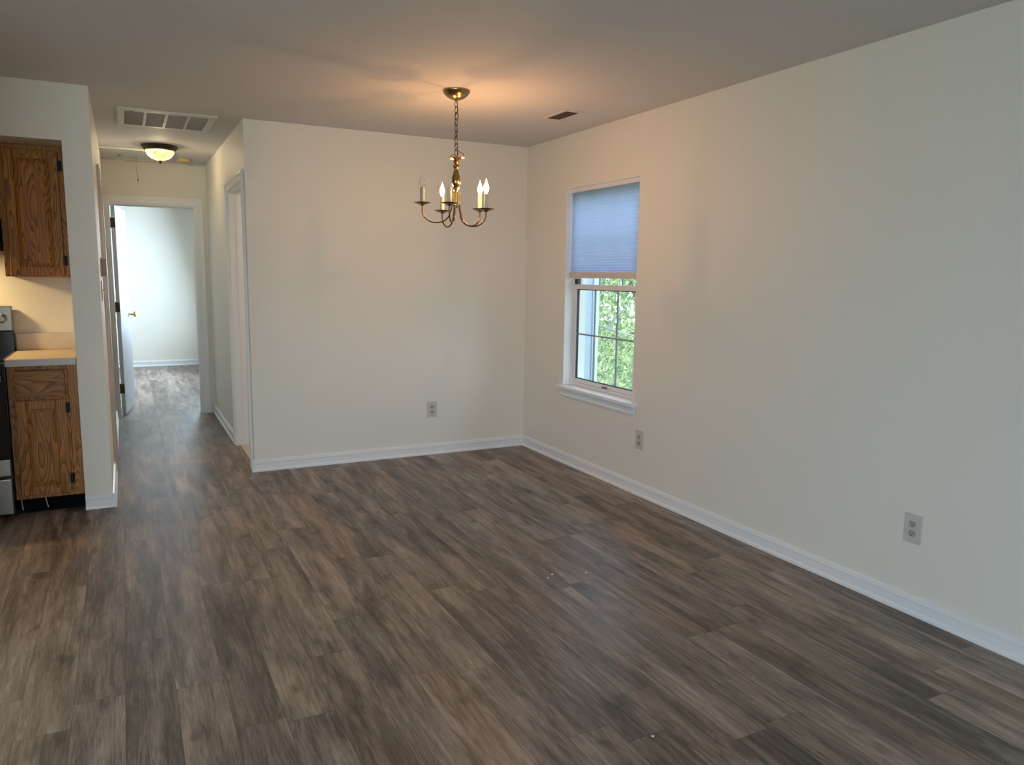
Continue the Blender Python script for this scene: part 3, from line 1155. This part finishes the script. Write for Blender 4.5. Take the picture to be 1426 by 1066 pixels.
tube(bm, [(RXA + 0.04, YK - 0.085, 0.815), (RXB - 0.012, YK - 0.085, 0.815)], 0.018, 14)
for x in (RXA + 0.06, RXB - 0.035):
    box(bm, x - 0.012, x + 0.012, YK - 0.085, YK - 0.045, 0.802, 0.828)
obj('handle', bm, M_STEEL, od, smooth=True)
bm = bbox(RXA + 0.004, RXB - 0.004, YK - 0.045, YK - 0.0055, 0.032, 0.236, 0.005, 2)
obj('drawer', bm, M_STEEL, rg)
for x in (RXA + 0.05, RXB - 0.05):
    for y in (YK + 0.06, YKW - 0.1):
        bm = bmesh.new()
        lathe(bm, [(0.018, 0.0), (0.018, 0.031)], (x, y, 0.0), 12)
        obj('foot', bm, M_BLACK, rg)

# ------------------------------------------------------------------ chandelier
CCX, CCY = 1.718, 4.073
ch = thing('chandelier', 'brass five arm chandelier hanging from the ceiling on a chain', 'chandelier', (CCX, CCY, H))
bm = bmesh.new()
lathe(bm, [(0.076, -0.0005), (0.077, -0.006), (0.074, -0.012), (0.064, -0.026), (0.046, -0.040), (0.024, -0.049), (0.010, -0.052), (0.008, -0.058)], (CCX, CCY, H), 40)
obj('canopy', bm, M_BRASS, ch, smooth=True)
bm = bmesh.new()
z0, z1, nl = H - 0.056, 2.085, 9
pitch = (z0 - z1) / nl
for k in range(nl):
    zc = z0 - pitch * (k + 0.5)
    az = (0.35 if k % 2 == 0 else 0.35 + pi / 2) + 0.25 * sin(k * 2.1)
    hw, hh = 0.0105, pitch / 2 + 0.0045
    pts = [(CCX + 0.0016 * sin(k) + hw * cos(t) * cos(az), CCY + hw * cos(t) * sin(az), zc + hh * sin(t)) for t in [2 * pi * q / 18 for q in range(18)]]
    tube(bm, pts, 0.0022, 7, True)
obj('chain', bm, M_CHAIN, ch, smooth=True)
bm = bmesh.new()
pts = []
for q in range(60):
    t = q / 59.0
    pts.append((CCX + 0.007 * sin(t * 16), CCY + 0.007 * cos(t * 16), z0 - (z0 - 2.078) * t))
tube(bm, pts, 0.0016, 6)
tube(bm, [(CCX + 0.004, CCY, 2.12), (CCX + 0.020, CCY - 0.004, 2.108), (CCX + 0.042, CCY - 0.006, 2.098), (CCX + 0.046, CCY - 0.004, 2.090)], 0.0018, 6)
tube(bm, [(CCX, CCY, 2.085), (CCX - 0.018, CCY - 0.006, 2.090), (CCX - 0.034, CCY - 0.006, 2.083), (CCX - 0.038, CCY - 0.004, 2.074)], 0.0018, 6)
obj('wire', bm, M_CHAIN, ch, smooth=True)
bm = bmesh.new()
lathe(bm, [(0.010, 0.0), (0.022, 0.002), (0.040, 0.010), (0.046, 0.014), (0.044, 0.0165), (0.020, 0.007), (0.008, 0.010), (0.006, 0.018)], (CCX, CCY, 2.060), 40, 'z', (0.06, 10))
obj('top_cup', bm, M_BRASSB, ch, smooth=True)
bm = bmesh.new()
lathe(bm, [(0.006, 2.066), (0.012, 2.062), (0.017, 2.052), (0.012, 2.044), (0.010, 2.040), (0.017, 2.032), (0.019, 2.024), (0.012, 2.014), (0.011, 2.008), (0.015, 1.995),
           (0.021, 1.975), (0.0245, 1.955), (0.025, 1.940), (0.022, 1.926), (0.014, 1.917), (0.012, 1.913), (0.018, 1.908), (0.018, 1.902), (0.011, 1.897), (0.011, 1.884)][::-1], (CCX, CCY, 0), 32)
obj('column', bm, M_BRASS, ch, smooth=True)
bm = bmesh.new()
lathe(bm, [(0.012, 1.889), (0.024, 1.886), (0.026, 1.881), (0.012, 1.879)][::-1], (CCX, CCY, 0), 32)
lathe(bm, [(0.013, 1.880), (0.013, 1.818)][::-1], (CCX, CCY, 0), 20)
for k in range(10):
    a = 2 * pi * k / 10
    tube(bm, [(CCX + 0.022 * cos(a), CCY + 0.022 * sin(a), z) for z in (1.882, 1.85, 1.816)], 0.0042, 8)
lathe(bm, [(0.010, 1.819), (0.028, 1.818), (0.029, 1.812), (0.026, 1.806), (0.010, 1.802), (0.005, 1.796)][::-1], (CCX, CCY, 0), 32)
obj('hub', bm, M_BRASSB, ch, smooth=True)

vr = Vector((cos(0.3995), -sin(0.3995), 0))      # across the line of sight to the lamp
va = Vector((sin(0.3995), cos(0.3995), 0))       # away from the camera
ARM_R = 0.192
arms = [(-29, -0.017, True, True), (43, 0.000, True, True), (115, -0.010, True, True), (187, 0.017, False, True), (259, 0.004, False, False)]
for deg, dz, lit, has in arms:
    a = radians(deg)
    d_ = vr * cos(a) + va * sin(a)
    o0 = Vector((CCX, CCY, 0))
    zt = 1.796 + dz

    def P(r, z):
        return o0 + d_ * r + Vector((0, 0, z))
    pts = [P(0.024, 1.812), P(0.027, 1.785), P(0.034, 1.757 + dz * .3)]
    zb = 1.702 + dz * 0.6
    for q in range(15):
        t = pi + (pi) * q / 14.0
        rr = 0.113 + 0.079 * cos(t)
        zz = zb + 0.062 + 0.062 * sin(t)
        pts.append(P(rr, zz))
    pts += [P(ARM_R, zt - 0.018), P(ARM_R, zt)]
    pts = pts[:2] + pts[3:]
    bm = bmesh.new()
    tube(bm, pts, 0.0042, 10)
    arm = obj('arm', bm, M_ARM, ch, smooth=True)
    c = P(ARM_R, zt)
    bm = bmesh.new()
    lathe(bm, [(0.006, -0.010), (0.012, -0.006), (0.026, 0.000), (0.044, 0.006), (0.047, 0.010), (0.043, 0.010), (0.022, 0.005), (0.008, 0.006)], c, 36)
    obj('drip_pan', bm, M_BRASS, arm, smooth=True)
    bm = bmesh.new()
    lathe(bm, [(0.0115, 0.004), (0.0118, 0.090), (0.0095, 0.094), (0.007, 0.094)], c, 20)
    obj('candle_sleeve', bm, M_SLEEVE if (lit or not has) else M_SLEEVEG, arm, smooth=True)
    if has:
        bm = bmesh.new()
        lathe(bm, [(0.0065, 0.094), (0.0085, 0.099), (0.0130, 0.108), (0.0155, 0.118), (0.0148, 0.128), (0.0112, 0.140), (0.0070, 0.151), (0.0040, 0.160), (0.0020, 0.168), (0.0006, 0.174)], c, 20)
        b_ = obj('bulb', bm, M_BULBLIT if lit else M_BULBCLR, arm, smooth=True)
        if not lit:
            b_['label'] = 'clear unlit bulb'
        else:
            l = bpy.data.lights.new('filament', 'POINT')
            l.energy = 6.9
            l.color = (1.0, 0.50, 0.21)
            l.shadow_soft_size = 0.006
            lo = bpy.data.objects.new('filament', l)
            COL.objects.link(lo)
            lo.parent = b_
            lo.location = c + Vector((0, 0, 0.128)) - Vector(ch.location)

# ------------------------------------------------------------------ hall ceiling: lamp, return grille, detector, hatch, register
LX, LY = 0.330, 7.06
hl = thing('ceiling_light', 'flush hall ceiling light with a glowing alabaster bowl and bronze rim', 'ceiling light', (LX, LY, H))
bm = bmesh.new()
lathe(bm, [(0.135, -0.0005), (0.141, -0.006), (0.139, -0.012), (0.122, -0.034), (0.118, -0.042), (0.110, -0.042), (0.108, -0.036), (0.060, -0.020)], (LX, LY, H), 48)
obj('rim', bm, M_BRONZE, hl, smooth=True)
bm = bmesh.new()
lathe(bm, [(0.107, -0.040), (0.108, -0.046), (0.102, -0.066), (0.088, -0.086), (0.066, -0.103), (0.038, -0.114), (0.012, -0.118), (0.004, -0.118)], (LX, LY, H), 48)
obj('glass_bowl', bm, M_ALAB, hl, smooth=True)
bm = bmesh.new()
lathe(bm, [(0.004, -0.117), (0.013, -0.118), (0.014, -0.123), (0.007, -0.128), (0.006, -0.134), (0.0085, -0.139), (0.006, -0.145), (0.001, -0.147)], (LX, LY, H), 20)
obj('finial', bm, M_BRONZE, hl, smooth=True)

l = bpy.data.lights.new('hall_bulb', 'POINT')
l.energy = 13.0
l.color = (1.0, 0.80, 0.52)
l.shadow_soft_size = 0.03
lo = bpy.data.objects.new('hall_bulb', l)
COL.objects.link(lo)
lo.parent = hl
lo.location = (0, 0, -0.068)
l = bpy.data.lights.new('bathroom_fill', 'POINT')  # added fill light without a fixture, warms the bathroom doorway
l.energy = 26.0
l.color = (1.0, 0.72, 0.48)
l.shadow_soft_size = 0.08
lo = bpy.data.objects.new('bathroom_fill', l)
COL.objects.link(lo)
lo.location = (1.9, 6.5, 2.2)

rgx0, rgx1, rgy0, rgy1 = 0.018, 0.622, 5.535, 6.165
gr = thing('return_grille', 'white return air grille with four grey finned bays on the ceiling', 'vent', ((rgx0 + rgx1) / 2, (rgy0 + rgy1) / 2, H))
bm = bmesh.new()
zc0, zc1 = H - 0.009, H - 0.0005
box(bm, rgx0, rgx0 + 0.050, rgy0, rgy1, zc0, zc1)
box(bm, rgx1 - 0.050, rgx1, rgy0, rgy1, zc0, zc1)
box(bm, rgx0 + 0.050, rgx1 - 0.050, rgy0, rgy0 + 0.075, zc0, zc1)
box(bm, rgx0 + 0.050, rgx1 - 0.050, rgy1 - 0.040, rgy1, zc0, zc1)
box(bm, rgx0 + 0.008, rgx0 + 0.014, rgy0 + 0.012, rgy1 - 0.012, zc0 - 0.004, zc0)
box(bm, rgx1 - 0.014, rgx1 - 0.008, rgy0 + 0.012, rgy1 - 0.012, zc0 - 0.004, zc0)
obj('frame', bm, M_GRILLE, gr)
for x in (0.190, 0.319, 0.4515):
    bm = bmesh.new()
    box(bm, x - 0.008, x + 0.008, rgy0 + 0.075, rgy1 - 0.040, zc0, zc1)
    obj('divider', bm, M_GRILLE, gr)
bm = bmesh.new()
y = rgy0 + 0.085
while y < rgy1 - 0.045:
    v = box(bm, rgx0 + 0.052, rgx1 - 0.052, y - 0.0008, y + 0.0008, H - 0.0085, H - 0.002)
    for q in v:
        q.co.y += (q.co.z - (H - 0.005)) * 0.9
    y += 0.0125
box(bm, rgx0 + 0.051, rgx1 - 0.051, rgy0 + 0.076, rgy1 - 0.041, H - 0.0018, H - 0.0006)
o = obj('fins', bm, M_FILTER, gr)
bm = bbox(0.105, 0.115, rgy0 + 0.060, rgy0 + 0.074, zc0 - 0.004, zc0, 0.001, 1)
obj('latch', bm, M_VENTDK, gr)

bm = bmesh.new()
lathe(bm, [(0.058, -0.0005), (0.062, -0.004), (0.062, -0.020), (0.056, -0.028), (0.030, -0.031), (0.028, -0.027), (0.005, -0.027)], (0.560, 7.76, H), 32)
tag(obj('smoke_detector', bm, M_YELLOW, None, (0.56, 7.76, H), True), 'yellowed round smoke detector on the ceiling behind the hall light', 'smoke detector')

ah = thing('attic_hatch', 'painted attic hatch panel on the ceiling at the end of the hall', 'hatch', (0.17, 7.66, H))
bm = bbox(-0.095, 0.440, 7.36, 7.98, H - 0.008, H - 0.0005, 0.002, 1)
obj('panel', bm, mat('hatch_paint', (0.66, 0.70, 0.67), 0.5), ah)
bm = bmesh.new()
frame_pts = [(-0.115, 0.460, 7.34, 7.36), (-0.115, 0.460, 7.98, 8.00), (-0.115, -0.095, 7.36, 7.98), (0.440, 0.460, 7.36, 7.98)]
for a, b, c, e in frame_pts:
    box(bm, a, b, c, e, H - 0.014, H - 0.0005)
obj('moulding', bm, M_GRILLE, ah)
bm = bmesh.new()
tube(bm, [(0.166, 7.75, H - 0.007), (0.165, 7.75, 2.36), (0.168, 7.75, 2.30), (0.173, 7.75, 2.235)], 0.0016, 6)
lathe(bm, [(0.002, 0.010), (0.007, 0.004), (0.007, -0.008), (0.003, -0.012)], (0.173, 7.75, 2.225), 10)
obj('pull_cord', bm, M_CORD, ah)
bm = bmesh.new()
lathe(bm, [(0.012, -0.0075), (0.012, -0.014), (0.006, -0.018)], (0.035, 7.72, H), 12)
obj('catch', bm, M_CORD, ah)

sr = thing('ceiling_register', 'small dark slotted ceiling register near the window wall', 'vent', (2.555, 4.32, H))
bm = bmesh.new()
a, b, c, e = 2.487, 2.632, 4.175, 4.470
box(bm, a, a + 0.022, c, e, H - 0.006, H - 0.0005)
box(bm, b - 0.022, b, c, e, H - 0.006, H - 0.0005)
box(bm, a + 0.022, b - 0.022, c, c + 0.022, H - 0.006, H - 0.0005)
box(bm, a + 0.022, b - 0.022, e - 0.022, e, H - 0.006, H - 0.0005)
obj('frame', bm, M_CEIL, sr)
bm = bmesh.new()
box(bm, a + 0.0225, b - 0.0225, c + 0.0225, e - 0.0225, H - 0.0015, H - 0.0006)
x = a + 0.030
while x < b - 0.026:
    v = box(bm, x - 0.0006, x + 0.0006, c + 0.024, e - 0.024, H - 0.0055, H - 0.0016)
    x += 0.0095
obj('louvers', bm, M_VENTDK, sr)

# ------------------------------------------------------------------ outlets, thermostat, switch
def make_outlet():
    """faces -y, centred on the wall point (0,0,0)"""
    t = thing('wall_outlet', '', 'outlet', (0, 0, 0), 'duplex wall outlets')
    bm = bbox(-0.040, 0.040, -0.006, -0.0005, -0.0625, 0.0625, 0.003, 3)
    obj('plate', bm, M_OUTLET, t)
    for z in (0.0205, -0.0205):
        bm = bmesh.new()
        lathe(bm, [(0.0170, -0.0058), (0.0172, -0.0082), (0.0160, -0.0090)], (0, 0, z), 28, 'y')
        for v in bm.verts:
            v.co.z = z + max(-0.0135, min(0.0135, v.co.z - z))
        r_ = obj('receptacle', bm, M_OUTLET2, t)
        bm = bmesh.new()
        box(bm, -0.0085, -0.0058, -0.0094, -0.0089, z - 0.002, z + 0.0075)
        box(bm, 0.0058, 0.0085, -0.0094, -0.0089, z - 0.001, z + 0.0065)
        lathe(bm, [(0.0030, -0.0089), (0.0030, -0.0094)], (0, 0, z - 0.0075), 12, 'y')
        obj('slots', bm, M_SLOT, r_)
    bm = bmesh.new()
    lathe(bm, [(0.0035, -0.0058), (0.0035, -0.0072), (0.002, -0.0075)], (0, 0, 0), 12, 'y')
    obj('screw', bm, M_OUTLET, t)
    return t


def dup(root):
    r = root.copy()
    COL.objects.link(r)
    for c in root.children:
        d = c.copy()
        COL.objects.link(d)
        d.parent = r
        for g in c.children:
            e_ = g.copy()
            COL.objects.link(e_)
            e_.parent = d
    return r


o1 = make_outlet()
places = [((2.129, YB, 0.362), 0.0, 'ivory duplex outlet on the end wall below the chandelier'),
          ((XR, 3.908, 0.369), -pi / 2, 'ivory duplex outlet on the right wall just past the window sill'),
          ((XR, 1.976, 0.373), -pi / 2, 'large looking ivory duplex outlet on the right wall nearest the camera')]
for i, (loc, rz, lab) in enumerate(places):
    o = o1 if i == 0 else dup(o1)
    o.location = loc
    o.rotation_euler = (0, 0, rz)
    o['label'] = lab

th = thing('thermostat', 'small beige grey thermostat box on the hall side of the partition', 'thermostat', (XL, 5.50, 1.435))
bm = bbox(XL + 0.0005, XL + 0.006, 5.455, 5.545, 1.375, 1.495, 0.002, 2)
obj('back_plate', bm, M_GRILLE, th)
bm = bbox(XL + 0.0062, XL + 0.034, 5.460, 5.540, 1.380, 1.490, 0.006, 3)
obj('cover', bm, M_THERM, th)
sw = thing('light_switch', 'white toggle switch plate on the partition below the thermostat', 'light switch', (XL, 5.32, 1.29))
bm = bbox(XL + 0.0005, XL + 0.007, 5.283, 5.357, 1.228, 1.352, 0.003, 3)
obj('plate', bm, M_TRIM, sw)
bm = bmesh.new()
tube(bm, [(XL + 0.006, 5.32, 1.292), (XL + 0.022, 5.32, 1.304)], [0.005, 0.0035], 8)
obj('toggle', bm, M_THERM, sw)

# ------------------------------------------------------------------ crumbs on the floor
rng = random.Random(4)
crumbs = [(1.762, 2.979, 0.0065, 'brightest white crumb on the plank floor below the window'),
          (1.722, 2.950, 0.0055, 'white crumb just left of the brightest crumb on the floor'),
          (1.919, 2.925, 0.0060, 'white crumb right of the two close crumbs on the floor'),
          (1.398, 1.728, 0.0045, 'lone white crumb on the floor nearest the camera')]
for x, y, r, lab in crumbs:
    bm = bmesh.new()
    bmesh.ops.create_icosphere(bm, subdivisions=2, radius=r)
    for v in bm.verts:
        v.co *= rng.uniform(0.75, 1.15)
        v.co.z *= 0.55
    lo_ = min(v.co.z for v in bm.verts)
    bmesh.ops.translate(bm, verts=bm.verts, vec=(x, y, -lo_))
    tag(obj('crumb', bm, M_CRUMB, None, (x, y, 0)), lab, 'crumb', 'white crumbs on the floor')

for o in bpy.data.objects:
    if '_b' in o:
        del o['_b']
